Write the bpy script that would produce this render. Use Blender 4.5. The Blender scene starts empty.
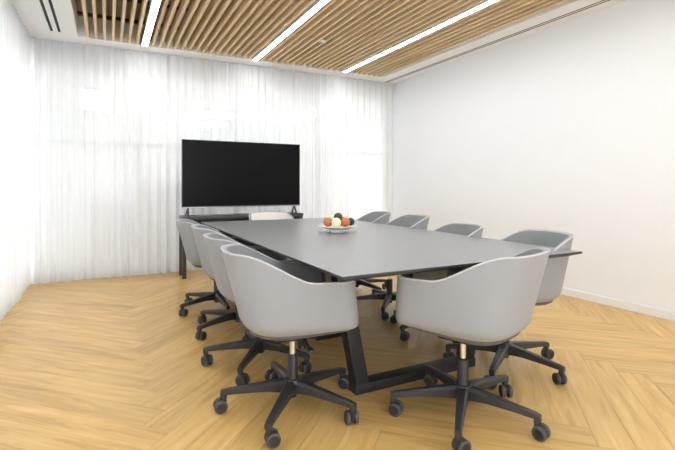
import bpy, bmesh, math, random
from mathutils import Vector, Matrix
random.seed(7)
PI = math.pi
R = math.radians
scene = bpy.context.scene
COL = scene.collection

# ------------------------------------------------------------------ camera
cam_d = bpy.data.cameras.new('camera')
cam = bpy.data.objects.new('camera', cam_d)
COL.objects.link(cam)
cam_d.sensor_fit = 'HORIZONTAL'
cam_d.sensor_width = 36.0
cam_d.lens = 446.0 / 675.0 * 36.0
cam_d.shift_y = -39.0 / 675.0
cam_d.clip_start = 0.05
cam.location = (0, 0, 1.1)
cam.rotation_euler = (R(90), 0, R(-27.3))
scene.camera = cam

# ------------------------------------------------------------------ world, exposure
world = bpy.data.worlds.new('overcast')
scene.world = world
world.use_nodes = True
bg = world.node_tree.nodes['Background']
bg.inputs['Color'].default_value = (0.92, 0.965, 1.0, 1)
bg.inputs['Strength'].default_value = 4.2
LED_STRENGTH = 22.0
PANEL_STRENGTH = 14.0
vs = scene.view_settings
vs.view_transform = 'Standard'
vs.look = 'None'
vs.gamma = 1.0
vs.use_curve_mapping = False
vs.exposure = 0.68

# ------------------------------------------------------------------ helpers
def tag(o, label=None, cat=None, group=None, kind=None):
    if label: o['label'] = label
    if cat: o['category'] = cat
    if group: o['group'] = group
    if kind: o['kind'] = kind
    return o

def mesh_obj(name, bm, mat, parent=None, smooth=None):
    me = bpy.data.meshes.new(name)
    bmesh.ops.recalc_face_normals(bm, faces=bm.faces[:])
    bm.to_mesh(me); bm.free()
    if smooth is not None:
        for p in me.polygons: p.use_smooth = True
        me.set_sharp_from_angle(angle=R(smooth))
    if mat: me.materials.append(mat)
    o = bpy.data.objects.new(name, me)
    COL.objects.link(o)
    if parent: o.parent = parent
    return o

def empty(name, loc=(0, 0, 0), rz=0):
    o = bpy.data.objects.new(name, None)
    o.empty_display_size = 0.1
    COL.objects.link(o)
    o.location = loc; o.rotation_euler = (0, 0, rz)
    return o

def box(bm, lo, hi, bev=0.0, seg=2):
    tmp = bmesh.new()
    bmesh.ops.create_cube(tmp, size=1)
    for v in tmp.verts:
        v.co = Vector([(lo[i] + hi[i]) / 2 + v.co[i] * (hi[i] - lo[i]) for i in range(3)])
    if bev > 0:
        bmesh.ops.bevel(tmp, geom=tmp.edges[:], offset=bev, segments=seg, affect='EDGES', profile=0.6)
    join(bm, tmp)

def join(bm, tmp, mat=None):
    vm = {}
    for v in tmp.verts:
        vm[v] = bm.verts.new(mat @ v.co if mat else v.co)
    for f in tmp.faces:
        try: bm.faces.new([vm[v] for v in f.verts])
        except ValueError: pass
    tmp.free()

def cyl(bm, p0, p1, r0, r1=None, n=20, cap=True):
    r1 = r0 if r1 is None else r1
    p0, p1 = Vector(p0), Vector(p1)
    d = (p1 - p0).normalized()
    q = d.to_track_quat('Z', 'Y')
    a, b = [], []
    for i in range(n):
        t = 2 * PI * i / n
        c = q @ Vector((math.cos(t), math.sin(t), 0))
        a.append(bm.verts.new(p0 + c * r0)); b.append(bm.verts.new(p1 + c * r1))
    for i in range(n):
        j = (i + 1) % n
        bm.faces.new((a[i], a[j], b[j], b[i]))
    if cap:
        bm.faces.new(a[::-1]); bm.faces.new(b)

def lathe(bm, prof, n=32, mat=None, closed=False):
    rings = []
    for (r, z) in prof:
        if r < 1e-6:
            rings.append([bm.verts.new((0, 0, z))])
        else:
            rings.append([bm.verts.new((r * math.cos(2 * PI * i / n), r * math.sin(2 * PI * i / n), z)) for i in range(n)])
    for k in range(len(rings) - 1):
        A, B = rings[k], rings[k + 1]
        for i in range(n):
            j = (i + 1) % n
            if len(A) == 1 and len(B) == 1: continue
            if len(A) == 1: bm.faces.new((A[0], B[j], B[i]))
            elif len(B) == 1: bm.faces.new((A[i], A[j], B[0]))
            else: bm.faces.new((A[i], A[j], B[j], B[i]))
    if mat is not None:
        bmesh.ops.transform(bm, matrix=mat, verts=bm.verts[:])

def tube(bm, pts, r, n=8):
    pts = [Vector(p) for p in pts]
    rings = []
    for i, p in enumerate(pts):
        d = (pts[min(i + 1, len(pts) - 1)] - pts[max(i - 1, 0)]).normalized()
        q = d.to_track_quat('Z', 'Y')
        rings.append([bm.verts.new(p + q @ Vector((math.cos(2 * PI * k / n) * r, math.sin(2 * PI * k / n) * r, 0))) for k in range(n)])
    # keep twist low by picking the best offset between rings
    for a, b in zip(rings, rings[1:]):
        best = min(range(n), key=lambda s: sum((a[k].co - b[(k + s) % n].co).length for k in range(n)))
        b[:] = b[best:] + b[:best]
    for a, b in zip(rings, rings[1:]):
        for k in range(n):
            j = (k + 1) % n
            bm.faces.new((a[k], a[j], b[j], b[k]))
    bm.faces.new(rings[0][::-1]); bm.faces.new(rings[-1])

def bar(bm, p0, p1, w0, h0, w1=None, h1=None, up=(0, 0, 1), bev=0.0):
    """tapered rectangular bar, w sideways, h along up"""
    w1 = w0 if w1 is None else w1; h1 = h0 if h1 is None else h1
    p0, p1, up = Vector(p0), Vector(p1), Vector(up)
    d = (p1 - p0).normalized(); s = d.cross(up).normalized(); u = s.cross(d).normalized()
    tmp = bmesh.new()
    A = [tmp.verts.new(p0 + s * (sx * w0 / 2) + u * (sy * h0 / 2)) for sx, sy in ((-1, -1), (1, -1), (1, 1), (-1, 1))]
    B = [tmp.verts.new(p1 + s * (sx * w1 / 2) + u * (sy * h1 / 2)) for sx, sy in ((-1, -1), (1, -1), (1, 1), (-1, 1))]
    for i in range(4):
        j = (i + 1) % 4
        tmp.faces.new((A[i], A[j], B[j], B[i]))
    tmp.faces.new(A[::-1]); tmp.faces.new(B)
    if bev > 0:
        bmesh.ops.bevel(tmp, geom=tmp.edges[:], offset=bev, segments=2, affect='EDGES', profile=0.6)
    join(bm, tmp)

def copy_tree(o, parent=None):
    c = o.copy(); COL.objects.link(c); c.parent = parent
    for ch in list(o.children): copy_tree(ch, c)
    return c

def sstep(x):
    x = max(0.0, min(1.0, x)); return x * x * (3 - 2 * x)

# ------------------------------------------------------------------ materials
def new_mat(name):
    m = bpy.data.materials.new(name); m.use_nodes = True
    nt = m.node_tree
    return m, nt, nt.nodes['Principled BSDF']

def simple(name, col, rough=0.5, metal=0.0, spec=0.5, noise=0.0, nscale=40.0, bump=0.0, bscale=200.0):
    m, nt, p = new_mat(name)
    p.inputs['Roughness'].default_value = rough
    p.inputs['Metallic'].default_value = metal
    p.inputs['Specular IOR Level'].default_value = spec
    tc = nt.nodes.new('ShaderNodeTexCoord')
    nz = nt.nodes.new('ShaderNodeTexNoise'); nz.inputs['Scale'].default_value = nscale; nz.inputs['Detail'].default_value = 3
    nt.links.new(tc.outputs['Object'], nz.inputs['Vector'])
    mp = nt.nodes.new('ShaderNodeMapRange')
    mp.inputs['To Min'].default_value = 1 - noise; mp.inputs['To Max'].default_value = 1 + noise
    nt.links.new(nz.outputs['Fac'], mp.inputs['Value'])
    mx = nt.nodes.new('ShaderNodeVectorMath'); mx.operation = 'SCALE'
    mx.inputs[0].default_value = col
    nt.links.new(mp.outputs['Result'], mx.inputs['Scale'])
    nt.links.new(mx.outputs['Vector'], p.inputs['Base Color'])
    if bump > 0:
        n2 = nt.nodes.new('ShaderNodeTexNoise'); n2.inputs['Scale'].default_value = bscale
        nt.links.new(tc.outputs['Object'], n2.inputs['Vector'])
        bp = nt.nodes.new('ShaderNodeBump'); bp.inputs['Strength'].default_value = bump; bp.inputs['Distance'].default_value = 0.002
        nt.links.new(n2.outputs['Fac'], bp.inputs['Height']); nt.links.new(bp.outputs['Normal'], p.inputs['Normal'])
    return m

def emit(name, col, strength):
    m = bpy.data.materials.new(name); m.use_nodes = True
    nt = m.node_tree; nt.nodes.clear()
    e = nt.nodes.new('ShaderNodeEmission'); e.inputs['Color'].default_value = (*col, 1); e.inputs['Strength'].default_value = strength
    o = nt.nodes.new('ShaderNodeOutputMaterial'); nt.links.new(e.outputs[0], o.inputs[0])
    return m

def wood(name, ca, cb, cc, rough, gscale=(1.2, 14, 14), rnd=0.12, spec=0.5, wear=0.0):
    """grain runs along local X"""
    m, nt, p = new_mat(name)
    N = nt.nodes; L = nt.links
    tc = N.new('ShaderNodeTexCoord'); oi = N.new('ShaderNodeObjectInfo')
    off = N.new('ShaderNodeVectorMath'); off.operation = 'SCALE'; off.inputs[0].default_value = (37.0, 19.0, 11.0)
    L.new(oi.outputs['Random'], off.inputs['Scale'])
    ad = N.new('ShaderNodeVectorMath'); ad.operation = 'ADD'
    L.new(tc.outputs['Object'], ad.inputs[0]); L.new(off.outputs['Vector'], ad.inputs[1])
    mp = N.new('ShaderNodeMapping'); mp.inputs['Scale'].default_value = gscale
    L.new(ad.outputs['Vector'], mp.inputs['Vector'])
    n1 = N.new('ShaderNodeTexNoise'); n1.inputs['Scale'].default_value = 1.6; n1.inputs['Detail'].default_value = 6; n1.inputs['Roughness'].default_value = 0.6; n1.inputs['Distortion'].default_value = 0.6
    L.new(mp.outputs['Vector'], n1.inputs['Vector'])
    cr = N.new('ShaderNodeValToRGB')
    e = cr.color_ramp.elements
    e[0].position = 0.25; e[0].color = (*ca, 1); e[1].position = 0.75; e[1].color = (*cc, 1)
    k = e.new(0.5); k.color = (*cb, 1)
    L.new(n1.outputs['Fac'], cr.inputs['Fac'])
    mr = N.new('ShaderNodeMapRange'); mr.inputs['To Min'].default_value = 1 - rnd; mr.inputs['To Max'].default_value = 1 + rnd
    L.new(oi.outputs['Random'], mr.inputs['Value'])
    sc = N.new('ShaderNodeVectorMath'); sc.operation = 'SCALE'
    L.new(cr.outputs['Color'], sc.inputs[0]); L.new(mr.outputs['Result'], sc.inputs['Scale'])
    L.new(sc.outputs['Vector'], p.inputs['Base Color'])
    p.inputs['Roughness'].default_value = rough
    p.inputs['Specular IOR Level'].default_value = spec
    bp = N.new('ShaderNodeBump'); bp.inputs['Strength'].default_value = 0.08; bp.inputs['Distance'].default_value = 0.002
    L.new(n1.outputs['Fac'], bp.inputs['Height']); L.new(bp.outputs['Normal'], p.inputs['Normal'])
    return m

def fabric(name, col, rough=0.9, wscale=900.0, var=0.06):
    m, nt, p = new_mat(name)
    N = nt.nodes; L = nt.links
    tc = N.new('ShaderNodeTexCoord')
    n1 = N.new('ShaderNodeTexNoise'); n1.inputs['Scale'].default_value = 260; n1.inputs['Detail'].default_value = 2
    L.new(tc.outputs['Object'], n1.inputs['Vector'])
    mr = N.new('ShaderNodeMapRange'); mr.inputs['To Min'].default_value = 1 - var; mr.inputs['To Max'].default_value = 1 + var
    L.new(n1.outputs['Fac'], mr.inputs['Value'])
    sc = N.new('ShaderNodeVectorMath'); sc.operation = 'SCALE'; sc.inputs[0].default_value = col
    L.new(mr.outputs['Result'], sc.inputs['Scale']); L.new(sc.outputs['Vector'], p.inputs['Base Color'])
    p.inputs['Roughness'].default_value = rough
    p.inputs['Specular IOR Level'].default_value = 0.2
    p.inputs['Sheen Weight'].default_value = 0.15
    bp = N.new('ShaderNodeBump'); bp.inputs['Strength'].default_value = 0.12; bp.inputs['Distance'].default_value = 0.001
    L.new(n1.outputs['Fac'], bp.inputs['Height']); L.new(bp.outputs['Normal'], p.inputs['Normal'])
    return m

def sheer(name, trans):
    m = bpy.data.materials.new(name); m.use_nodes = True
    nt = m.node_tree; nt.nodes.clear(); N = nt.nodes; L = nt.links
    d = N.new('ShaderNodeBsdfDiffuse'); d.inputs['Color'].default_value = (0.83, 0.835, 0.84, 1)
    t = N.new('ShaderNodeBsdfTranslucent'); t.inputs['Color'].default_value = (0.85, 0.855, 0.86, 1)
    mx = N.new('ShaderNodeMixShader'); mx.inputs[0].default_value = 0.17
    L.new(d.outputs[0], mx.inputs[1]); L.new(t.outputs[0], mx.inputs[2])
    tr = N.new('ShaderNodeBsdfTransparent')
    # fine vertical threads modulate how open the weave is
    tc = N.new('ShaderNodeTexCoord'); mp = N.new('ShaderNodeMapping'); mp.inputs['Scale'].default_value = (22, 22, 0.3)
    L.new(tc.outputs['Object'], mp.inputs['Vector'])
    nz = N.new('ShaderNodeTexNoise'); nz.inputs['Scale'].default_value = 1.0; nz.inputs['Detail'].default_value = 4
    L.new(mp.outputs['Vector'], nz.inputs['Vector'])
    mr = N.new('ShaderNodeMapRange'); mr.inputs['To Min'].default_value = trans * 0.88; mr.inputs['To Max'].default_value = trans * 1.12
    L.new(nz.outputs['Fac'], mr.inputs['Value'])
    m2 = N.new('ShaderNodeMixShader')
    L.new(mr.outputs['Result'], m2.inputs[0]); L.new(mx.outputs[0], m2.inputs[1]); L.new(tr.outputs[0], m2.inputs[2])
    o = N.new('ShaderNodeOutputMaterial'); L.new(m2.outputs[0], o.inputs[0])
    return m

def glass_mat(name):
    m = bpy.data.materials.new(name); m.use_nodes = True
    nt = m.node_tree; nt.nodes.clear(); N = nt.nodes; L = nt.links
    tr = N.new('ShaderNodeBsdfTransparent'); tr.inputs['Color'].default_value = (0.97, 0.975, 0.975, 1)
    gl = N.new('ShaderNodeBsdfGlossy'); gl.inputs['Roughness'].default_value = 0.02
    fr = N.new('ShaderNodeFresnel'); fr.inputs['IOR'].default_value = 1.5
    mx = N.new('ShaderNodeMixShader'); L.new(fr.outputs[0], mx.inputs[0]); L.new(tr.outputs[0], mx.inputs[1]); L.new(gl.outputs[0], mx.inputs[2])
    o = N.new('ShaderNodeOutputMaterial'); L.new(mx.outputs[0], o.inputs[0])
    return m

M = {}
M['paint'] = simple('white_wall_paint', (0.86, 0.877, 0.90), 0.75, spec=0.25, noise=0.01, nscale=3, bump=0.03, bscale=300)
M['ceil'] = simple('white_ceiling_plaster', (0.92, 0.925, 0.93), 0.85, spec=0.2, noise=0.01, nscale=3)
M['trim'] = simple('white_trim', (0.86, 0.86, 0.86), 0.45, noise=0.01)
M['plank'] = wood('oak_plank', (0.47, 0.26, 0.07), (0.64, 0.40, 0.135), (0.75, 0.52, 0.21), 0.34, gscale=(1.3, 13, 13), rnd=0.07, spec=0.45)
M['subfloor'] = simple('subfloor', (0.16, 0.10, 0.05), 0.9, noise=0.1)
M['slat'] = wood('ceiling_slat_wood', (0.66, 0.47, 0.26), (0.78, 0.59, 0.36), (0.87, 0.70, 0.48), 0.55, gscale=(1.0, 30, 30), rnd=0.10, spec=0.3)
M['recess'] = simple('recess_board', (0.36, 0.31, 0.25), 0.9, noise=0.12, nscale=6)
M['batten'] = simple('dark_batten', (0.07, 0.06, 0.05), 0.8)
M['slot'] = simple('black_slot', (0.012, 0.012, 0.013), 0.7)
M['led'] = emit('led_diffuser', (0.94, 0.975, 1.0), LED_STRENGTH)
M['panel'] = emit('office_panel_diffuser', (1.0, 0.98, 0.95), PANEL_STRENGTH)
M['sheer'] = sheer('white_sheer_voile', 0.06)
M['glass'] = glass_mat('clear_glass')
M['alu'] = simple('pale_aluminium', (0.72, 0.73, 0.74), 0.4, metal=0.3, noise=0.02)
M['soffit'] = simple('grey_soffit', (0.50, 0.50, 0.51), 0.8, noise=0.02)
M['office_floor'] = simple('office_carpet', (0.62, 0.60, 0.56), 0.95, noise=0.1, nscale=120)
M['cab'] = simple('office_cabinet', (0.55, 0.54, 0.52), 0.6, noise=0.02)
M['shell'] = fabric('light_grey_fabric', (0.325, 0.335, 0.352))
M['liner'] = fabric('mid_grey_fabric', (0.25, 0.253, 0.26))
M['seat'] = fabric('charcoal_fabric', (0.075, 0.075, 0.08))
M['cream'] = fabric('cream_fabric', (0.78, 0.76, 0.69))
M['piping'] = fabric('pale_grey_piping', (0.52, 0.52, 0.53))
M['plastic'] = simple('black_plastic', (0.022, 0.022, 0.024), 0.45, noise=0.05)
M['pan'] = simple('grey_seat_pan', (0.12, 0.115, 0.115), 0.45, noise=0.03)
M['basemetal'] = simple('black_coated_metal', (0.030, 0.030, 0.032), 0.38, metal=0.0, spec=0.6, noise=0.05)
M['chrome'] = simple('chrome', (0.80, 0.80, 0.80), 0.28, metal=1.0)
M['tread'] = simple('grey_tread', (0.06, 0.062, 0.065), 0.5, noise=0.05)
M['tabletop'] = simple('anthracite_laminate', (0.215, 0.217, 0.214), 0.32, spec=0.8, noise=0.03, nscale=8)
M['tedge'] = simple('black_edge', (0.03, 0.03, 0.03), 0.5)
M['tleg'] = simple('black_steel', (0.024, 0.024, 0.026), 0.42, spec=0.5, noise=0.08, nscale=15)
M['trunk'] = simple('taupe_panel', (0.36, 0.33, 0.31), 0.6, noise=0.03)
M['screen'] = simple('black_screen', (0.004, 0.004, 0.0045), 0.30, spec=0.12)
M['bezel'] = simple('dark_bezel', (0.05, 0.05, 0.055), 0.35, metal=0.4)
M['silver'] = simple('silver_trim', (0.45, 0.45, 0.46), 0.3, metal=0.8)
M['console'] = simple('charcoal_desk', (0.05, 0.05, 0.052), 0.45, noise=0.06, nscale=12)
M['ceramic'] = simple('white_ceramic', (0.82, 0.82, 0.79), 0.25, noise=0.02)
M['orange'] = simple('orange_ball', (0.48, 0.17, 0.05), 0.7, noise=0.35, nscale=60, bump=0.4, bscale=90)
M['darkball'] = simple('dark_ball', (0.055, 0.045, 0.04), 0.8, noise=0.5, nscale=70, bump=0.5, bscale=90)

def speckled(name, base, spot):
    m, nt, p = new_mat(name)
    N = nt.nodes; L = nt.links
    tc = N.new('ShaderNodeTexCoord'); v = N.new('ShaderNodeTexVoronoi'); v.inputs['Scale'].default_value = 70
    L.new(tc.outputs['Object'], v.inputs['Vector'])
    cr = N.new('ShaderNodeValToRGB'); e = cr.color_ramp.elements
    e[0].position = 0.18; e[0].color = (*spot, 1); e[1].position = 0.30; e[1].color = (*base, 1)
    L.new(v.outputs['Distance'], cr.inputs['Fac']); L.new(cr.outputs['Color'], p.inputs['Base Color'])
    p.inputs['Roughness'].default_value = 0.8
    return m
M['cream_ball'] = speckled('cream_speckled_ball', (0.86, 0.78, 0.56), (0.36, 0.24, 0.12))

# ------------------------------------------------------------------ room shell
XL, XR, YF, YB, ZC = -0.98, 4.10, -2.20, 6.12, 2.75

# floor: herringbone planks at 45 degrees on a subfloor slab
bm = bmesh.new(); box(bm, (XL - 0.1, YF - 0.1, -0.10), (XR + 0.1, YB + 0.05, -0.014))
floor = mesh_obj('floor', bm, M['subfloor']); tag(floor, 'light oak herringbone plank floor of the meeting room', kind='structure')

def clip_poly(poly, x0, x1, y0, y1):
    def clip(pts, inside, inter):
        out = []
        for i in range(len(pts)):
            a, b = pts[i - 1], pts[i]
            if inside(b):
                if not inside(a): out.append(inter(a, b))
                out.append(b)
            elif inside(a): out.append(inter(a, b))
        return out
    def ix(x): return lambda a, b: (x, a[1] + (b[1] - a[1]) * (x - a[0]) / (b[0] - a[0]))
    def iy(y): return lambda a, b: (a[0] + (b[0] - a[0]) * (y - a[1]) / (b[1] - a[1]), y)
    for ins, it in ((lambda p: p[0] >= x0, ix(x0)), (lambda p: p[0] <= x1, ix(x1)), (lambda p: p[1] >= y0, iy(y0)), (lambda p: p[1] <= y1, iy(y1))):
        if not poly: return []
        poly = clip(poly, ins, it)
    return poly

PW, PN = 0.15, 8
PL = PW * PN
e1 = Vector((1, 1)) / math.sqrt(2)      # grain directions
e2 = Vector((-1, 1)) / math.sqrt(2)
ORG = Vector((0.25, 0.0))
def plank(cx, cy, along, L_, W_):
    """cx, cy: centre in grid units*PW (p along e1, q along e2)"""
    c = ORG + e1 * cx + e2 * cy
    ax = e1 if along == 0 else e2
    ay = Vector((-ax.y, ax.x))
    g = 0.0006
    quad = [c + ax * (sx * (L_ / 2 - g)) + ay * (sy * (W_ / 2 - g)) for sx, sy in ((-1, -1), (1, -1), (1, 1), (-1, 1))]
    poly = clip_poly([(p.x, p.y) for p in quad], XL + 0.002, XR - 0.002, YF + 0.002, YB)
    if len(poly) < 3: return
    area = abs(sum(poly[i - 1][0] * poly[i][1] - poly[i][0] * poly[i - 1][1] for i in range(len(poly)))) / 2
    if area < 0.0008: return
    loc = [((p[0] - c.x) * ax.x + (p[1] - c.y) * ax.y, (p[0] - c.x) * ay.x + (p[1] - c.y) * ay.y) for p in poly]
    bm = bmesh.new()
    ch = 0.0012
    mx = sum(p[0] for p in loc) / len(loc); my = sum(p[1] for p in loc) / len(loc)
    def inset(p):
        d = Vector((mx - p[0], my - p[1])); d.normalize(); return (p[0] + d.x * ch, p[1] + d.y * ch)
    bot = [bm.verts.new((p[0], p[1], -0.0135)) for p in loc]
    mid = [bm.verts.new((p[0], p[1], -0.0008)) for p in loc]
    top = [bm.verts.new((*inset(p), 0.0)) for p in loc]
    n = len(loc)
    for i in range(n):
        j = (i + 1) % n
        bm.faces.new((bot[i], bot[j], mid[j], mid[i])); bm.faces.new((mid[i], mid[j], top[j], top[i]))
    bm.faces.new(top); bm.faces.new(bot[::-1])
    o = mesh_obj('plank', bm, M['plank'], floor)
    o.location = (c.x, c.y, 0); o.rotation_euler = (0, 0, math.atan2(ax.y, ax.x))
for m_ in range(-4, 6):
    for k in range(-40, 80):
        ox, oy = k + m_ * PN, k - m_ * PN
        plank((ox + PN / 2) * PW, (oy + 0.5) * PW, 0, PL, PW)
        plank((ox + PN + 0.5) * PW, (oy - (PN - 1) + PN / 2) * PW, 1, PL, PW)

# right wall, front wall (with glazed opening added behind camera for fill light)
bm = bmesh.new(); box(bm, (XR, YF - 0.12, -0.1), (XR + 0.12, YB + 0.12, 3.1))
wr = mesh_obj('wall_right', bm, M['paint']); tag(wr, 'plain white painted wall on the right', kind='structure')
bm = bmesh.new(); box(bm, (XR - 0.014, YF + 0.001, 0.0005), (XR - 0.0005, YB - 0.01, 0.075), 0.003)
o = mesh_obj('baseboard_right', bm, M['trim']); tag(o, 'low white baseboard along the right wall', kind='structure')
bm = bmesh.new()
box(bm, (1.9, YF - 0.12, -0.1), (XR, YF, 3.1)); box(bm, (XL - 0.12, YF - 0.12, 2.6), (1.9, YF, 3.1)); box(bm, (XL - 0.12, YF - 0.12, -0.1), (XL, YF, 2.6))
box(bm, (XL, YF - 0.12, -0.1), (1.9, YF, 0.02))
o = mesh_obj('wall_front', bm, M['paint']); tag(o, 'white wall opposite the screen with a glazed opening added for fill light', kind='structure')

def glazing(name, axis, fixed, a0, a1, z0, z1, mulls, transoms, label):
    """framed glass wall, panes are parts"""
    bm = bmesh.new(); w = 0.05; t = 0.03
    def bx(u0, u1, q0, q1):
        if axis == 'x': box(bm, (u0, fixed - t, q0), (u1, fixed + t, q1))
        else: box(bm, (fixed - t, u0, q0), (fixed + t, u1, q1))
    bx(a0, a1, z0, z0 + w); bx(a0, a1, z1 - w, z1)
    cols = [a0] + mulls + [a1]
    for c in cols:
        u0 = min(max(c - w / 2, a0), a1 - w)
        bx(u0, u0 + w, z0 + w, z1 - w)
    for tz in transoms:
        for c0, c1 in zip(cols, cols[1:]): bx(c0 + w / 2, c1 - w / 2, tz - 0.02, tz + 0.02)
    fr = mesh_obj(name, bm, M['alu']); tag(fr, label, kind='structure')
    rows = [z0] + transoms + [z1]
    for c0, c1 in zip(cols, cols[1:]):
        for r0, r1 in zip(rows, rows[1:]):
            b2 = bmesh.new()
            if axis == 'x': box(b2, (c0 + 0.01, fixed - 0.004, r0 + 0.01), (c1 - 0.01, fixed + 0.004, r1 - 0.01))
            else: box(b2, (fixed - 0.004, c0 + 0.01, r0 + 0.01), (fixed + 0.004, c1 - 0.01, r1 - 0.01))
            mesh_obj('pane', b2, M['glass'], fr)
    return fr
glazing('fill_window', 'x', YF - 0.06, XL, 1.9, 0.02, 2.6, [0.0, 0.95], [], 'unseen glazed opening added behind the viewpoint to let in fill light')  # added unseen window, lets sky fill in from the camera side
glazing('window_2', 'y', XL - 0.06, YF, YB, 0.06, 2.56, [-0.8, 0.6, 2.0, 3.4, 4.8], [], 'tall glazing behind the left sheer curtain')
glazing('window_3', 'x', YB + 0.07, XL - 0.03, XR, 0.06, 2.56, [0.35, 1.6, 2.85], [1.62], 'glass partition behind the back sheer curtain')
bm = bmesh.new(); box(bm, (XL - 0.12, YF, 2.56), (XL, YB + 0.12, 3.1)); box(bm, (XL - 0.12, YF, -0.1), (XL, YB + 0.12, 0.06))
o = mesh_obj('wall_left', bm, M['paint']); tag(o, 'white bulkhead and sill of the left glazing', kind='structure')
bm = bmesh.new(); box(bm, (XL, YB, 2.56), (XR, YB + 0.14, 3.1)); box(bm, (XL, YB + 0.02, -0.1), (XR, YB + 0.14, 0.06))
o = mesh_obj('wall_back', bm, M['soffit']); tag(o, 'grey bulkhead over the glass partition behind the curtain', kind='structure')

# ceiling: plaster frame with an opening that holds wooden slats
SX0, SX1, SY0, SY1 = -0.29, 3.72, -1.6, 5.70
SLOTS = [(-0.538, -0.512), (-0.468, -0.442)]
RSL = [(3.912, 3.932), (3.952, 3.972)]
bm = bmesh.new()
T = 2.83
for a, b in ((XL, -0.538), (-0.512, -0.468), (-0.442, SX0)): box(bm, (a, YF, ZC), (b, YB, T))
for a, b in SLOTS:
    box(bm, (a, 5.62, ZC), (b, YB, T)); box(bm, (a, YF, ZC), (b, YF + 0.5, T))
for a, b in ((SX1, 3.912), (3.932, 3.952), (3.972, XR)): box(bm, (a, YF, ZC), (b, YB, T))
for a, b in RSL:
    box(bm, (a, 5.98, ZC), (b, YB, T)); box(bm, (a, YF, ZC), (b, YF + 0.5, T))
box(bm, (SX0, SY1, ZC), (SX1, YB, T)); box(bm, (SX0, YF, ZC), (SX1, SY0, T))
box(bm, (XL - 0.1, YF - 0.1, 3.02), (XR + 0.1, YB + 0.1, 3.1))
# upstand around the opening
box(bm, (SX0 - 0.02, SY0, T), (SX0, SY1, 3.02)); box(bm, (SX1, SY0, T), (SX1 + 0.02, SY1, 3.02))
box(bm, (SX0, SY1, T), (SX1, SY1 + 0.02, 3.02)); box(bm, (SX0, SY0 - 0.02, T), (SX1, SY0, 3.02))
ceil = mesh_obj('ceiling', bm, M['ceil']); tag(ceil, 'white plaster ceiling framing a field of wooden slats', kind='structure')
bm = bmesh.new(); box(bm, (SX0 + 0.001, SY0 + 0.001, 2.985), (SX1 - 0.001, SY1 - 0.001, 3.018)); mesh_obj('recess_board', bm, M['recess'], ceil)
for i in range(12):
    y = SY1 - 0.14 - i * 0.62
    bm = bmesh.new(); box(bm, (SX0 + 0.002, y - 0.009, 2.955), (SX1 - 0.002, y + 0.009, 2.984)); mesh_obj('batten', bm, M['batten'], ceil)

LIGHT_X = [0.39, 1.72, 3.05]
PIT = 1.33 / 16
bm = bmesh.new(); box(bm, (-(SY1 - SY0) / 2, -0.0145, 0), ((SY1 - SY0) / 2, 0.0145, 0.105), 0.002, 1)
slat0 = None
x = LIGHT_X[0] - 8 * PIT
while x < SX1 - 0.01:
    if min(abs(x - lx) for lx in LIGHT_X) > 0.02 and x > SX0 + 0.018:
        if slat0 is None:
            slat0 = mesh_obj('slat', bm, M['slat'], ceil); s = slat0
        else:
            s = slat0.copy(); COL.objects.link(s)
        s.location = (x, (SY0 + SY1) / 2, ZC); s.rotation_euler = (0, 0, PI / 2)
    x += PIT

# linear lights between the slats
def linear_light(x, label):
    t = empty('linear_light', (x, (SY0 + SY1) / 2, ZC))
    hl = (SY1 - SY0) / 2 - 0.004
    bm = bmesh.new()
    box(bm, (-0.036, -hl, -0.006), (-0.031, hl, 0.08)); box(bm, (0.031, -hl, -0.006), (0.036, hl, 0.08)); box(bm, (-0.031, -hl, 0.06), (0.031, hl, 0.08))
    box(bm, (-0.031, -hl, -0.006), (0.031, -hl + 0.006, 0.06)); box(bm, (-0.031, hl - 0.006, -0.006), (0.031, hl, 0.06))
    mesh_obj('housing', bm, M['trim'], t)
    bm = bmesh.new(); box(bm, (-0.0305, -hl + 0.007, -0.003), (0.0305, hl - 0.007, 0.010), 0.003)
    mesh_obj('diffuser', bm, M['led'], t)
    tag(t, label, 'ceiling light', 'linear lights in the slatted ceiling')
linear_light(LIGHT_X[0], 'short-looking linear ceiling light nearest the left curtain')
linear_light(LIGHT_X[1], 'middle one of the three linear lights, above the table')
linear_light(LIGHT_X[2], 'linear ceiling light nearest the right white wall')

# air slot diffusers
def diffuser(xs, y0, y1, label):
    a, b = xs[0][0], xs[-1][1]
    t = empty('air_diffuser', ((a + b) / 2, (y0 + y1) / 2, ZC))
    for (p, q) in xs:
        bm = bmesh.new(); cx = (a + b) / 2; h = (y1 - y0) / 2
        box(bm, (p - cx + 0.0005, -h + 0.0005, 0.003), (q - cx - 0.0005, h - 0.0005, 0.075))
        mesh_obj('slot', bm, M['slot'], t)
        bm = bmesh.new(); box(bm, (p - cx + 0.001, -h + 0.001, 0.0005), (p - cx + 0.003, h - 0.001, 0.0025)); box(bm, (q - cx - 0.003, -h + 0.001, 0.0005), (q - cx - 0.001, h - 0.001, 0.0025))
        mesh_obj('blade', bm, M['slot'], t)
    tag(t, label, 'air vent', 'linear air vents in the ceiling border')
diffuser(SLOTS, YF + 0.5, 5.62, 'black double-slot air vent in the ceiling beside the left curtain')
diffuser(RSL, YF + 0.5, 5.98, 'thin double-slot air vent running along the right wall')

# detector among the slats
t = empty('ceiling_detector', (2.19, 4.62, ZC))
bm = bmesh.new(); lathe(bm, [(0, -0.006), (0.040, -0.006), (0.044, 0.0), (0.044, 0.012), (0, 0.012)], 28); mesh_obj('cover_plate', bm, M['trim'], t, 40)
bm = bmesh.new(); lathe(bm, [(0, -0.028), (0.014, -0.028), (0.02, -0.018), (0.022, -0.006), (0, -0.006)], 20); mesh_obj('sensor_head', bm, M['soffit'], t, 40)
bm = bmesh.new(); cyl(bm, (0, 0, 0.012), (0, 0, 0.235), 0.012); mesh_obj('stem', bm, M['batten'], t, 40)
tag(t, 'small round detector head set between the ceiling slats', 'detector')

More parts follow.
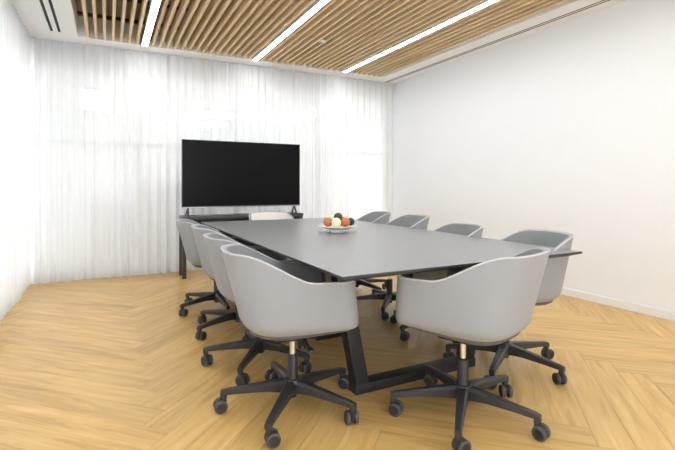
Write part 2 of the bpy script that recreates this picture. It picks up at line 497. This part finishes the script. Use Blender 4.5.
# ------------------------------------------------------------------ office beyond the glass partition
bm = bmesh.new(); box(bm, (-4.5, YB + 0.14, -0.1), (7.5, 13.6, -0.02)); tag(mesh_obj('floor_office', bm, M['office_floor']), 'pale floor of the office beyond the glass', kind='structure')
bm = bmesh.new(); box(bm, (-4.5, YB + 0.14, 2.80), (7.5, 13.6, 2.9)); tag(mesh_obj('ceiling_office', bm, M['ceil']), 'ceiling of the office beyond the glass', kind='structure')
bm = bmesh.new(); box(bm, (-4.5, 13.6, -0.1), (7.5, 13.7, 2.9)); tag(mesh_obj('wall_office', bm, M['paint']), 'far white wall of the office beyond the glass', kind='structure')
def panel_light(x, y, w, l, label):
    t = empty('panel_light', (x, y, 2.80))
    bm = bmesh.new(); box(bm, (-w / 2 - 0.02, -l / 2 - 0.02, -0.02), (w / 2 + 0.02, l / 2 + 0.02, -0.0005)); mesh_obj('frame', bm, M['trim'], t)
    bm = bmesh.new(); box(bm, (-w / 2, -l / 2, -0.026), (w / 2, l / 2, -0.0195)); mesh_obj('diffuser', bm, M['panel'], t)
    tag(t, label, 'ceiling light', 'office panel lights beyond the curtain')
panel_light(-0.15, 10.1, 0.5, 2.4, 'bright panel light glowing through the curtain left of the screen')
panel_light(0.62, 8.6, 0.22, 2.2, 'narrow panel light glowing through the curtain above the left panel')
panel_light(2.25, 10.6, 1.1, 0.7, 'upper wide panel light glowing through the curtain above the screen')
panel_light(2.35, 12.4, 1.1, 0.7, 'lower wide panel light glowing through the curtain above the screen')
panel_light(4.2, 9.5, 0.5, 2.0, 'panel light glowing through the curtain right of the screen')
def office_cabinet(x0, x1, y0, y1, h, nd, label):
    t = empty('storage_cabinet', ((x0 + x1) / 2, (y0 + y1) / 2, -0.02))
    w, d = (x1 - x0) / 2, (y1 - y0) / 2
    bm = bmesh.new(); box(bm, (-w, -d + 0.02, 0.05), (w, d, h), 0.004); box(bm, (-w + 0.03, -d + 0.05, 0), (w - 0.03, d - 0.02, 0.05)); mesh_obj('body', bm, M['cab'], t)
    for i in range(nd):
        a = -w + 2 * w * i / nd + 0.004; b = -w + 2 * w * (i + 1) / nd - 0.004
        bm = bmesh.new(); box(bm, (a, -d, 0.06), (b, -d + 0.019, h - 0.01), 0.003); dd = mesh_obj('door', bm, M['cab'], t)
        bm = bmesh.new(); box(bm, (b - 0.05, -d - 0.014, h * 0.55), (b - 0.038, -d - 0.0005, h * 0.72), 0.003); mesh_obj('handle', bm, M['alu'], dd)
    tag(t, label, 'cabinet', 'office cabinets beyond the curtain')
office_cabinet(0.45, 1.6, 7.5, 7.95, 1.18, 2, 'taller pale cabinet dimly seen through the curtain beside the screen')
office_cabinet(-0.25, 0.44, 7.5, 7.95, 0.86, 1, 'lower pale cabinet dimly seen through the curtain')

# ------------------------------------------------------------------ sheer curtains
def curtain(name, p0, p1, pitch, amp, label, z0=0.018, z1=2.742, seed=1):
    rnd = random.Random(seed)
    p0, p1 = Vector(p0), Vector(p1)
    L_ = (p1 - p0).length; d = (p1 - p0) / L_; nrm = Vector((-d.y, d.x))
    per = 14
    nfold = int(L_ / pitch); n = nfold * per
    ph = [rnd.uniform(-0.9, 0.9) for _ in range(nfold + 2)]
    am = [rnd.uniform(0.55, 1.25) for _ in range(nfold + 2)]
    rows = [0, 0.06, 0.25, 0.5, 0.75, 0.94, 1.0]
    bm = bmesh.new(); g = []
    for v in rows:
        z = z0 + (z1 - z0) * v
        row = []
        for i in range(n + 1):
            s = i / per; k = int(s); f = s - k
            a = am[k] * (1 - f) + am[min(k + 1, nfold)] * f
            q = ph[k] * (1 - f) + ph[min(k + 1, nfold)] * f
            q *= (1 - 0.6 * v)
            w = 2 * PI * s + q
            off = amp * a * (math.sin(w) + 0.22 * math.sin(2 * w + q)) * (1.0 - 0.25 * v) + 0.012 * math.sin(s * 0.7 + seed) * (1 - v)
            t = i / n * L_ + 0.25 * amp * math.sin(2 * w)
            t = max(0, min(L_, t))
            p = p0 + d * t + nrm * off
            row.append(bm.verts.new((p.x, p.y, z)))
        g.append(row)
    for a, b in zip(g, g[1:]):
        for i in range(n): bm.faces.new((a[i], a[i + 1], b[i + 1], b[i]))
    o = empty(name, ((p0.x + p1.x) / 2, (p0.y + p1.y) / 2, 0))
    c = mesh_obj('drape', bm, M['sheer'], None, 180); c.parent = o; c.location = -o.location
    # heading tape and hem, a doubled strip of the same voile
    for nm, za, zb in (('heading', z1 - 0.07, z1), ('hem', z0, z0 + 0.06)):
        b2 = bmesh.new(); R0, R1 = (g0 for g0 in ((rows.index(0.94), rows.index(1.0)) if nm == 'heading' else (0, 1)))
        me = c.data; cnt = n + 1
        A = [me.vertices[R0 * cnt + i].co for i in range(cnt)]; B = [me.vertices[R1 * cnt + i].co for i in range(cnt)]
        va, vb = [], []
        for pa, pb in zip(A, B):
            def at(z): return pa.lerp(pb, (z - pa.z) / (pb.z - pa.z)) + Vector((nrm.x, nrm.y, 0)) * 0.003
            va.append(b2.verts.new(at(za))); vb.append(b2.verts.new(at(zb)))
        for i in range(n): b2.faces.new((va[i], va[i + 1], vb[i + 1], vb[i]))
        h = mesh_obj(nm, b2, M['sheer'], None, 180); h.parent = o; h.location = -o.location
    tag(o, label, 'curtain', 'white sheer curtains')
    return o
curtain('sheer_curtain', (-0.80, 5.93), (4.05, 5.93), 0.105, 0.024, 'white sheer curtain hanging across the back wall behind the screen', seed=3)
curtain('sheer_curtain', (-0.77, -1.6), (-0.77, 5.885), 0.115, 0.030, 'white sheer curtain running along the left side of the room', seed=8)

# ------------------------------------------------------------------ conference table
TX0, TX1, TY0, TY1, TZ = 0.83, 2.325, 1.565, 4.575, 0.74
tcx, tcy = (TX0 + TX1) / 2, (TY0 + TY1) / 2
table = empty('conference_table', (tcx, tcy, 0))
hw, hl = (TX1 - TX0) / 2, (TY1 - TY0) / 2
bm = bmesh.new()
def ring(h, l, z): return [bm.verts.new((sx * h, sy * l, z)) for sx, sy in ((-1, -1), (1, -1), (1, 1), (-1, 1))]
r0 = ring(hw - 0.0015, hl - 0.0015, TZ); r1 = ring(hw, hl, TZ - 0.0015); r2 = ring(hw, hl, TZ - 0.012); r3 = ring(hw - 0.05, hl - 0.05, TZ - 0.030)
for a, b in ((r0, r1), (r1, r2), (r2, r3)):
    for i in range(4):
        j = (i + 1) % 4; bm.faces.new((a[i], a[j], b[j], b[i]))
bm.faces.new(r0); bm.faces.new(r3[::-1])
top = mesh_obj('tabletop', bm, M['tabletop'], table)
top.data.materials.append(M['tedge'])
for p in top.data.polygons:
    if p.center.z < TZ - 0.002: p.material_index = 1
for yy in (2.075 - tcy, 4.065 - tcy):
    for s in (-1, 1):
        bm = bmesh.new(); bar(bm, (s * 0.375, yy, 0.0505), (s * 0.500, yy, 0.675), 0.075, 0.080, up=(0, 1, 0), bev=0.003)
        bm2 = bm
        o = mesh_obj('leg', bm2, M['tleg'], table, 30)
    bm = bmesh.new(); box(bm, (-0.42, yy - 0.042, 0.0005), (0.42, yy + 0.042, 0.052), 0.003); mesh_obj('floor_beam', bm, M['tleg'], table, 30)
    bm = bmesh.new(); box(bm, (-0.55, yy - 0.045, 0.668), (0.55, yy + 0.045, 0.7095), 0.003); mesh_obj('top_beam', bm, M['tleg'], table, 30)
for s in (-1, 1):
    bm = bmesh.new(); box(bm, (s * 0.38 - 0.03, -1.25, 0.672), (s * 0.38 + 0.03, 1.25, 0.7095), 0.002); mesh_obj('rail', bm, M['tleg'], table, 30)
bm = bmesh.new(); box(bm, (1.335 - tcx, 2.94 - tcy, 0.05), (1.475 - tcx, 3.02 - tcy, 0.7095), 0.004); mesh_obj('cable_trunk', bm, M['trunk'], table, 30)
bm = bmesh.new(); box(bm, (1.32 - tcx, 2.88 - tcy, 0.0005), (1.53 - tcx, 3.06 - tcy, 0.05), 0.004); mesh_obj('trunk_foot', bm, M['plastic'], table, 30)
tag(table, 'long rectangular anthracite conference table with a thin edge and black frame legs', 'table')

# ------------------------------------------------------------------ bowl with decorative balls
BX, BY = 1.60, 3.10
t = empty('pedestal_bowl', (BX, BY, TZ + 0.0005))
bm = bmesh.new()
lathe(bm, [(0, 0.018), (0.05, 0.018), (0.06, 0.0), (0.064, 0.0), (0.066, 0.006), (0.062, 0.02), (0.10, 0.030), (0.15, 0.046), (0.153, 0.049), (0.149, 0.051), (0.10, 0.037), (0.05, 0.029), (0, 0.028)], 48)
mesh_obj('dish', bm, M['ceramic'], t, 50)
bm = bmesh.new(); lathe(bm, [(0.1505, 0.0505), (0.1535, 0.0500), (0.1535, 0.047), (0.1510, 0.0465)], 48); mesh_obj('rim_band', bm, M['cream_ball'], t, 50)
tag(t, 'shallow white footed dish holding decorative balls on the table', 'bowl')
def ball(mat, dx, dy, dz, r, label, seed):
    bm = bmesh.new(); bmesh.ops.create_icosphere(bm, subdivisions=3, radius=r)
    rn = random.Random(seed)
    for v in bm.verts:
        n = v.co.normalized()
        v.co *= 1 + 0.02 * math.sin(9 * n.x + seed) * math.sin(8 * n.y + 2 * seed) * math.sin(7 * n.z)
    o = mesh_obj('decorative_ball', bm, mat, None, 180)
    o.location = (BX + dx, BY + dy, TZ + dz)
    tag(o, label, 'ball', 'decorative balls in the dish')
# right of camera = (.889,-.459); toward camera = (-.459,-.889)
def cr_(r, f): return (0.889 * r - 0.459 * f, -0.459 * r - 0.889 * f)
B = [('cream_ball', -0.010, 0.062, 0.079, 0.038, 'cream speckled ball at the front centre of the dish'),
     ('orange', -0.074, 0.030, 0.080, 0.037, 'burnt orange ball on the left of the dish'),
     ('orange', 0.062, 0.025, 0.079, 0.037, 'burnt orange ball right of the cream speckled one'),
     ('darkball', 0.104, -0.040, 0.078, 0.031, 'dark brown ball at the right rim of the dish'),
     ('cream_ball', -0.055, -0.050, 0.089, 0.038, 'cream ball at the back left of the dish'),
     ('orange', 0.030, -0.062, 0.082, 0.037, 'orange ball mostly hidden at the back of the dish'),
     ('darkball', 0.005, -0.008, 0.117, 0.034, 'dark brown ball lying on top of the pile')]
for i, (m_, r_, f_, z_, rad, lab) in enumerate(B):
    dx, dy = cr_(r_, f_); ball(M[m_], dx, dy, z_, rad, lab, i + 1)

# ------------------------------------------------------------------ console desk and television
t = empty('console_desk', (1.555, 5.64, 0))
bm = bmesh.new(); box(bm, (-0.77, -0.14, 0.700), (0.77, 0.16, 0.738), 0.003); mesh_obj('desk_top', bm, M['console'], t, 30)
for sx in (-1, 1):
    for yy in (-0.11, 0.13):
        bm = bmesh.new(); box(bm, (sx * 0.745 - 0.022, yy - 0.022, 0.0005), (sx * 0.745 + 0.022, yy + 0.022, 0.6995), 0.003); mesh_obj('leg', bm, M['console'], t, 30)
    bm = bmesh.new(); box(bm, (sx * 0.745 - 0.015, -0.0875, 0.62), (sx * 0.745 + 0.015, 0.1075, 0.6995), 0.002); mesh_obj('side_rail', bm, M['console'], t, 30)
bm = bmesh.new(); box(bm, (-0.72, 0.12, 0.60), (0.72, 0.14, 0.6995), 0.002); mesh_obj('back_rail', bm, M['console'], t, 30)
tag(t, 'narrow charcoal console desk carrying the television against the curtain', 'desk')

t = empty('television', (1.560, 5.64, 0.7385))
W2 = 0.765
bm = bmesh.new(); box(bm, (-W2, -0.022, 0.098), (W2, 0.012, 0.925), 0.004); body = mesh_obj('body', bm, M['bezel'], t, 30)
bm = bmesh.new(); box(bm, (-W2 + 0.3, 0.012, 0.13), (W2 - 0.3, 0.06, 0.6), 0.02); mesh_obj('rear_housing', bm, M['plastic'], t, 30)
bm = bmesh.new(); box(bm, (-W2 + 0.010, -0.0238, 0.118), (W2 - 0.010, -0.0222, 0.917)); mesh_obj('screen', bm, M['screen'], t)
bm = bmesh.new(); box(bm, (-W2, -0.026, 0.094), (W2, 0.012, 0.104), 0.002); mesh_obj('bottom_trim', bm, M['silver'], t, 30)
for s in (-1, 1):
    bm = bmesh.new()
    bar(bm, (s * 0.69, 0.0, 0.0945), (s * 0.69 - 0.015, -0.115, 0.006), 0.020, 0.012, bev=0.002)
    bar(bm, (s * 0.69, 0.0, 0.0945), (s * 0.69 + 0.015, 0.115, 0.006), 0.020, 0.012, bev=0.002)
    bar(bm, (s * 0.69 - 0.03, -0.118, 0.0035), (s * 0.69 + 0.0, -0.118, 0.0035), 0.02, 0.006)
    bar(bm, (s * 0.69 + 0.0, 0.118, 0.0035), (s * 0.69 + 0.03, 0.118, 0.0035), 0.02, 0.006)
    bar(bm, (s * 0.69, 0.0, 0.0945), (s * 0.69 - 0.035, -0.03, 0.006), 0.012, 0.010, bev=0.002)
    mesh_obj('stand_foot', bm, M['bezel'], t, 30)
tag(t, 'large flat black television standing on the console desk', 'television')

# ------------------------------------------------------------------ swivel chairs
ZB, ZT, ZA = 0.425, 0.80, 0.667
TC = 0.60
Y0 = -0.03
def plan(t, z, inset=0.0):
    h = (z - ZB) / (ZT - ZB)
    a = 0.268 + 0.050 * max(0, h) ** 0.8
    b = 0.218 + 0.095 * max(0, h) ** 1.05
    if z < ZB + 0.05:
        q = 1 - (z - ZB) / 0.05; a -= 0.035 * q * q; b -= 0.035 * q * q
    a -= inset; b -= inset
    s = -1 if t < 0 else 1; t = abs(t)
    if t <= TC:
        ph = t / TC * PI / 2
        x, y = a * math.sin(ph) ** 0.70, Y0 - b * math.cos(ph) ** 0.58
    else:
        f = (t - TC) / (1 - TC); ls = 0.185 + 0.035 * (1 - min(1, max(0, h) / 0.6)); rr = 0.085 - inset
        if f < 0.66: x, y = a, Y0 + f / 0.66 * ls
        else:
            an = (f - 0.66) / 0.34 * R(78); x, y = a - rr * (1 - math.cos(an)), Y0 + ls + rr * math.sin(an)
    # the sides splay from the narrower back towards the arm fronts
    return (s * x * (1 - 0.24 * max(0, min(1, (0.20 - y) / 0.52))), y)
NT = 56
# arc length along the plan curve at arm height, so that samples and the edge profile are even
_T = [q / 2000 for q in range(2001)]
_S = [0.0]
for q in range(1, 2001):
    p, r = plan(_T[q - 1], 0.62), plan(_T[q], 0.62)
    _S.append(_S[-1] + math.hypot(p[0] - r[0], p[1] - r[1]))
def s_of(t):
    f = abs(t) * 2000; q = min(1999, int(f)); f -= q
    return (_S[q] * (1 - f) + _S[q + 1] * f) / _S[-1]
def t_of(s_):
    target = s_ * _S[-1]; lo, hi = 0, 2000
    while hi - lo > 1:
        m_ = (lo + hi) // 2
        if _S[m_] <= target: lo = m_
        else: hi = m_
    return _T[lo] + (target - _S[lo]) / (_S[hi] - _S[lo]) * (_T[hi] - _T[lo])
TS = [math.copysign(t_of(abs(q) / NT), q) for q in range(-NT, NT + 1)]
def zlow(t): return ZB + 0.022 * sstep((s_of(t) - 0.5) / 0.5)
def hprof(t):
    q = s_of(t)
    h = ZT - 0.004 * min(1, q / 0.24) ** 2
    if q > 0.27: h -= (ZT - 0.004 - ZA) * sstep((q - 0.27) / 0.42)
    tr = 0.92
    if q > tr:
        w = min(1, (q - tr) / (1 - tr)); h -= 0.045 * (1 - math.sqrt(max(0, 1 - w * w)))
    return h
VR = [0, 0.03, 0.07, 0.12, 0.18, 0.3, 0.45, 0.6, 0.75, 0.88, 0.96, 1.0]
THK = 0.026

def build_chair():
    root = empty('swivel_chair')
    # outer shell with rolled rim
    bm = bmesh.new(); outer = []
    for v in VR:
        row = []
        for t in TS:
            z = zlow(t) + (hprof(t) - zlow(t)) * v
            x, y = plan(t, z); row.append(bm.verts.new((x, y, z)))
        outer.append(row)
    for a, b in zip(outer, outer[1:]):
        for i in range(len(TS) - 1): bm.faces.new((a[i], a[i + 1], b[i + 1], b[i]))
    rimi = []
    for t in TS:
        z = hprof(t); x, y = plan(t, z, THK); rimi.append(bm.verts.new((x, y, z - 0.002)))
    mid = []
    for t in TS:
        z = hprof(t); x, y = plan(t, z, THK / 2); mid.append(bm.verts.new((x, y, z + 0.005)))
    for A, Bv in ((outer[-1], mid), (mid, rimi)):
        for i in range(len(TS) - 1): bm.faces.new((A[i], A[i + 1], Bv[i + 1], Bv[i]))
    # arm front caps
    for e in (0, -1):
        t = TS[e]; prev_o = prev_m = prev_i = None
        for k, v in enumerate(VR):
            z = zlow(t) + (hprof(t) - zlow(t)) * v
            o_ = outer[k][e]
            xi, yi = plan(t, max(z, ZB + 0.002), THK)
            xm, ym = plan(t, z, THK / 2)
            if k == len(VR) - 1: m_, i_ = mid[e], rimi[e]
            else: m_, i_ = bm.verts.new((xm, ym + 0.008, z)), bm.verts.new((xi, yi, z))
            if prev_o:
                bm.faces.new((prev_o, o_, m_, prev_m)); bm.faces.new((prev_m, m_, i_, prev_i))
            prev_o, prev_m, prev_i = o_, m_, i_
    shell = mesh_obj('shell', bm, M['shell'], root, 50)
    # piping along the top edge
    pts = []
    for t in TS:
        z = hprof(t); x, y = plan(t, z, 0.002); pts.append((x, y, z + 0.002))
    e = TS[0]
    def front(t): return [(*plan(t, z, 0.002), z) for z in [hprof(t) - 0.01 - k * 0.03 for k in range(1, 6)]]
    L_ = front(TS[0])[::-1]; R_ = front(TS[-1])
    bm = bmesh.new(); tube(bm, L_ + pts + R_, 0.0038, 6); mesh_obj('piping', bm, M['piping'], shell, 180)
    # inner upholstery
    bm = bmesh.new(); rows = []
    for v in [0, 0.15, 0.35, 0.6, 0.8, 0.93, 1.0]:
        row = []
        for t in TS:
            z = 0.450 + (hprof(t) - 0.002 - 0.450) * v
            x, y = plan(t, max(z, ZB + 0.06), THK + 0.006 * math.sin(PI * min(1, v * 1.0)))
            row.append(bm.verts.new((x, y, z)))
        rows.append(row)
    for a, b in zip(rows, rows[1:]):
        for i in range(len(TS) - 1): bm.faces.new((a[i], a[i + 1], b[i + 1], b[i]))
    mesh_obj('inner_upholstery', bm, M['liner'], root, 60)
    # seat cushion
    def outline(ins, z):
        out = []
        for t in TS[::3]:
            x, y = plan(t, 0.50, THK + 0.012 + ins)
            out.append((x, min(y, 0.215) - (0.0 if y < 0 else ins), z))
        fr = out[-1]; fl = out[0]
        for k in range(1, 8):
            f = k / 8; x = fr[0] + (fl[0] - fr[0]) * f
            out.append((x, fr[1] + 0.035 * math.sin(PI * f), z))
        return out
    bm = bmesh.new(); prev = None
    levels = [(0.03, 0.4265), (0.006, 0.432), (0.0, 0.448), (0.003, 0.472), (0.018, 0.489), (0.06, 0.497), (0.12, 0.499)]
    for ins, z in levels:
        ringv = [bm.verts.new(p) for p in outline(ins, z)]
        if prev:
            n = len(ringv)
            for i in range(n):
                j = (i + 1) % n; bm.faces.new((prev[i], prev[j], ringv[j], ringv[i]))
        else: bm.faces.new(ringv[::-1])
        prev = ringv
    c = bm.verts.new((0, 0.0, 0.497))
    for i in range(len(prev)): bm.faces.new((prev[i], prev[(i + 1) % len(prev)], c))
    mesh_obj('seat_cushion', bm, M['seat'], root, 60)
    # seat pan below the shell
    bm = bmesh.new(); prev = None
    def pan(ins, z):
        out = []
        for t in TS[::3]:
            x, y = plan(t, ZB, -0.004 + ins); out.append((x, min(y, 0.225), z + zlow(t) - ZB))
        fr, fl = out[-1], out[0]
        for k in range(1, 8):
            f = k / 8; out.append((fr[0] + (fl[0] - fr[0]) * f, fr[1] + 0.03 * math.sin(PI * f), fr[2]))
        return out
    for ins, z in [(0.07, 0.398), (0.02, 0.404), (0.002, 0.415), (0.0, 0.426)]:
        ringv = [bm.verts.new(p) for p in pan(ins, z)]
        if prev:
            n = len(ringv)
            for i in range(n):
                j = (i + 1) % n; bm.faces.new((prev[i], prev[j], ringv[j], ringv[i]))
        else: bm.faces.new(ringv[::-1])
        prev = ringv
    bm.faces.new(prev)
    mesh_obj('seat_pan', bm, M['pan'], root, 50)
    bm = bmesh.new(); box(bm, (-0.075, -0.10, 0.352), (0.075, 0.10, 0.3985), 0.012); mech = mesh_obj('tilt_mechanism', bm, M['plastic'], root, 40)
    bm = bmesh.new(); tube(bm, [(0.07, 0.03, 0.375), (0.14, 0.03, 0.372), (0.20, 0.028, 0.362)], 0.006, 8); box(bm, (0.19, 0.016, 0.352), (0.245, 0.042, 0.366), 0.005); mesh_obj('lever', bm, M['plastic'], mech, 40)
    bm = bmesh.new(); cyl(bm, (0, 0, 0.262), (0, 0, 0.353), 0.0145, n=20); mesh_obj('piston', bm, M['chrome'], root, 40)
    bm = bmesh.new(); lathe(bm, [(0, 0.085), (0.026, 0.085), (0.026, 0.264), (0.023, 0.270), (0, 0.270)], 24); mesh_obj('gas_column', bm, M['plastic'], root, 40)
    bm = bmesh.new(); lathe(bm, [(0, 0.060), (0.020, 0.060), (0.022, 0.075), (0.040, 0.082), (0.048, 0.094), (0.046, 0.140), (0.038, 0.150), (0, 0.150)], 28); mesh_obj('hub', bm, M['basemetal'], root, 40)
    return root

# one base leg (along +X) and one caster, copied per chair
def leg_mesh():
    bm = bmesh.new()
    pr = [(0.030, 0.118, 0.056, 0.058), (0.12, 0.117, 0.047, 0.042), (0.25, 0.106, 0.036, 0.030), (0.325, 0.099, 0.031, 0.026), (0.350, 0.091, 0.028, 0.028)]
    rings = []
    for x, z, w, h in pr:
        rings.append([bm.verts.new((x, sy * w / 2 * k, z + sz * h / 2)) for sy, sz, k in ((-1, -1, 1), (1, -1, 1), (1, 0.55, 1), (0.6, 1, 1), (-0.6, 1, 1), (-1, 0.55, 1))])
    for a, b in zip(rings, rings[1:]):
        for i in range(6):
            j = (i + 1) % 6; bm.faces.new((a[i], a[j], b[j], b[i]))
    bm.faces.new(rings[0][::-1]); bm.faces.new(rings[-1])
    cyl(bm, (0.335, 0, 0.065), (0.335, 0, 0.100), 0.0155, n=16)
    return bm
def make_leg(): return mesh_obj('base_leg', leg_mesh(), M['basemetal'], None, 35)
def make_caster():
    # origin on the floor below the stem; wheel axle trails along +X
    bm = bmesh.new()
    cyl(bm, (0, 0, 0.040), (0, 0, 0.0575), 0.010, n=14)
    box(bm, (-0.012, -0.0075, 0.022), (0.030, 0.0075, 0.052), 0.003)
    c = mesh_obj('caster', bm, M['plastic'], None, 40)
    for s in (-1, 1):
        bm = bmesh.new()
        lathe(bm, [(0, -0.0085), (0.024, -0.0085), (0.0275, -0.006), (0.0285, 0), (0.0275, 0.006), (0.024, 0.0085), (0, 0.0085)], 24)
        bmesh.ops.transform(bm, matrix=Matrix.Translation((0.014, s * 0.0165, 0.0287)) @ Matrix.Rotation(PI / 2, 4, 'X'), verts=bm.verts[:])
        w = mesh_obj('wheel', bm, M['tread'], c, 40)
        bm = bmesh.new()
        lathe(bm, [(0, -0.0012), (0.0205, -0.0012), (0.019, 0.0018), (0, 0.003)] if s < 0 else [(0, -0.0012), (0.0205, -0.0012), (0.019, 0.0018), (0, 0.003)], 20)
        mt = Matrix.Translation((0.014, s * (0.0165 + 0.0085), 0.0287)) @ Matrix.Rotation(-s * PI / 2, 4, 'X')
        bmesh.ops.transform(bm, matrix=mt, verts=bm.verts[:])
        mesh_obj('hub_cap', bm, M['plastic'], w, 40)
    return c

CS = 1.12
proto = build_chair(); BODY = list(proto.children); leg0 = make_leg(); cas0 = make_caster()
protos_used = [False]
def place(x, y, facing, phase, lift, label, group, seed, liner=None, back=0.0):
    first = not protos_used[0]; protos_used[0] = True
    if first: root = proto
    else:
        root = proto.copy(); COL.objects.link(root)
        for ch in BODY: copy_tree(ch, root)
    rz = R(facing) - PI / 2
    root.location = (x, y, 0); root.rotation_euler = (0, 0, rz)
    rn = random.Random(seed)
    for ch in root.children:
        k = ch.name.split('.')[0]
        if k in ('shell', 'inner_upholstery', 'seat_cushion', 'seat_pan', 'tilt_mechanism', 'piston'): ch.location.z = lift
        if k in ('shell', 'inner_upholstery', 'seat_cushion', 'seat_pan'): ch.location.y = -back
        if liner and k == 'inner_upholstery':
            ch.data = ch.data.copy(); ch.data.materials[0] = liner
    for i in range(5):
        l = leg0 if (first and i == 0) else leg0.copy()
        if not (first and i == 0): COL.objects.link(l)
        l.parent = root
        an = R(phase + 72 * i) - rz
        l.rotation_euler = (0, 0, an); l.location = (0, 0, 0)
        if first and i == 0: c = cas0; c.parent = root
        else: c = copy_tree(cas0, root)
        c.location = (0.335 * math.cos(an), 0.335 * math.sin(an), 0.0003); c.scale = (CS, CS, CS)
        c.rotation_euler = (0, 0, rn.uniform(0, 2 * PI))
    tag(root, label, 'chair', group)
    return root
GR = 'grey swivel chairs around the conference table'
place(0.817, 2.067, -8, 15, 0.0, 'grey swivel chair nearest the viewer on the left side, seen from behind its arm', GR, 1)
place(0.855, 2.70, -2, 17, 0.0, 'grey swivel chair second from the front along the left table edge', GR, 2)
place(0.893, 3.39, -4, 58, 0.0, 'grey swivel chair third from the front along the left table edge', GR, 3)
place(0.872, 4.05, -6, 57, 0.0, 'grey swivel chair farthest back on the left, beside the console desk leg', GR, 4)
place(1.52, 1.63, 109, 8, 0.013, 'grey swivel chair at the near end of the table with its back to the viewer', GR, 5, back=0.03)
place(2.15, 1.945, 164, 355, 0.012, 'grey swivel chair at the near right corner of the table facing left', GR, 6, back=0.035)
place(2.20, 2.655, 166, 44, 0.0, 'grey swivel chair second from the front along the right table edge', GR, 7)
place(2.24, 3.325, 166, 11, 0.03, 'grey swivel chair third from the front along the right table edge', GR, 8)
place(2.29, 4.00, 164, 66, 0.025, 'grey swivel chair farthest back on the right side of the table', GR, 9)
place(1.67, 4.74, 271, 50, -0.008, 'cream-backed swivel chair at the far end of the table below the television', GR, 10, liner=M['cream'])
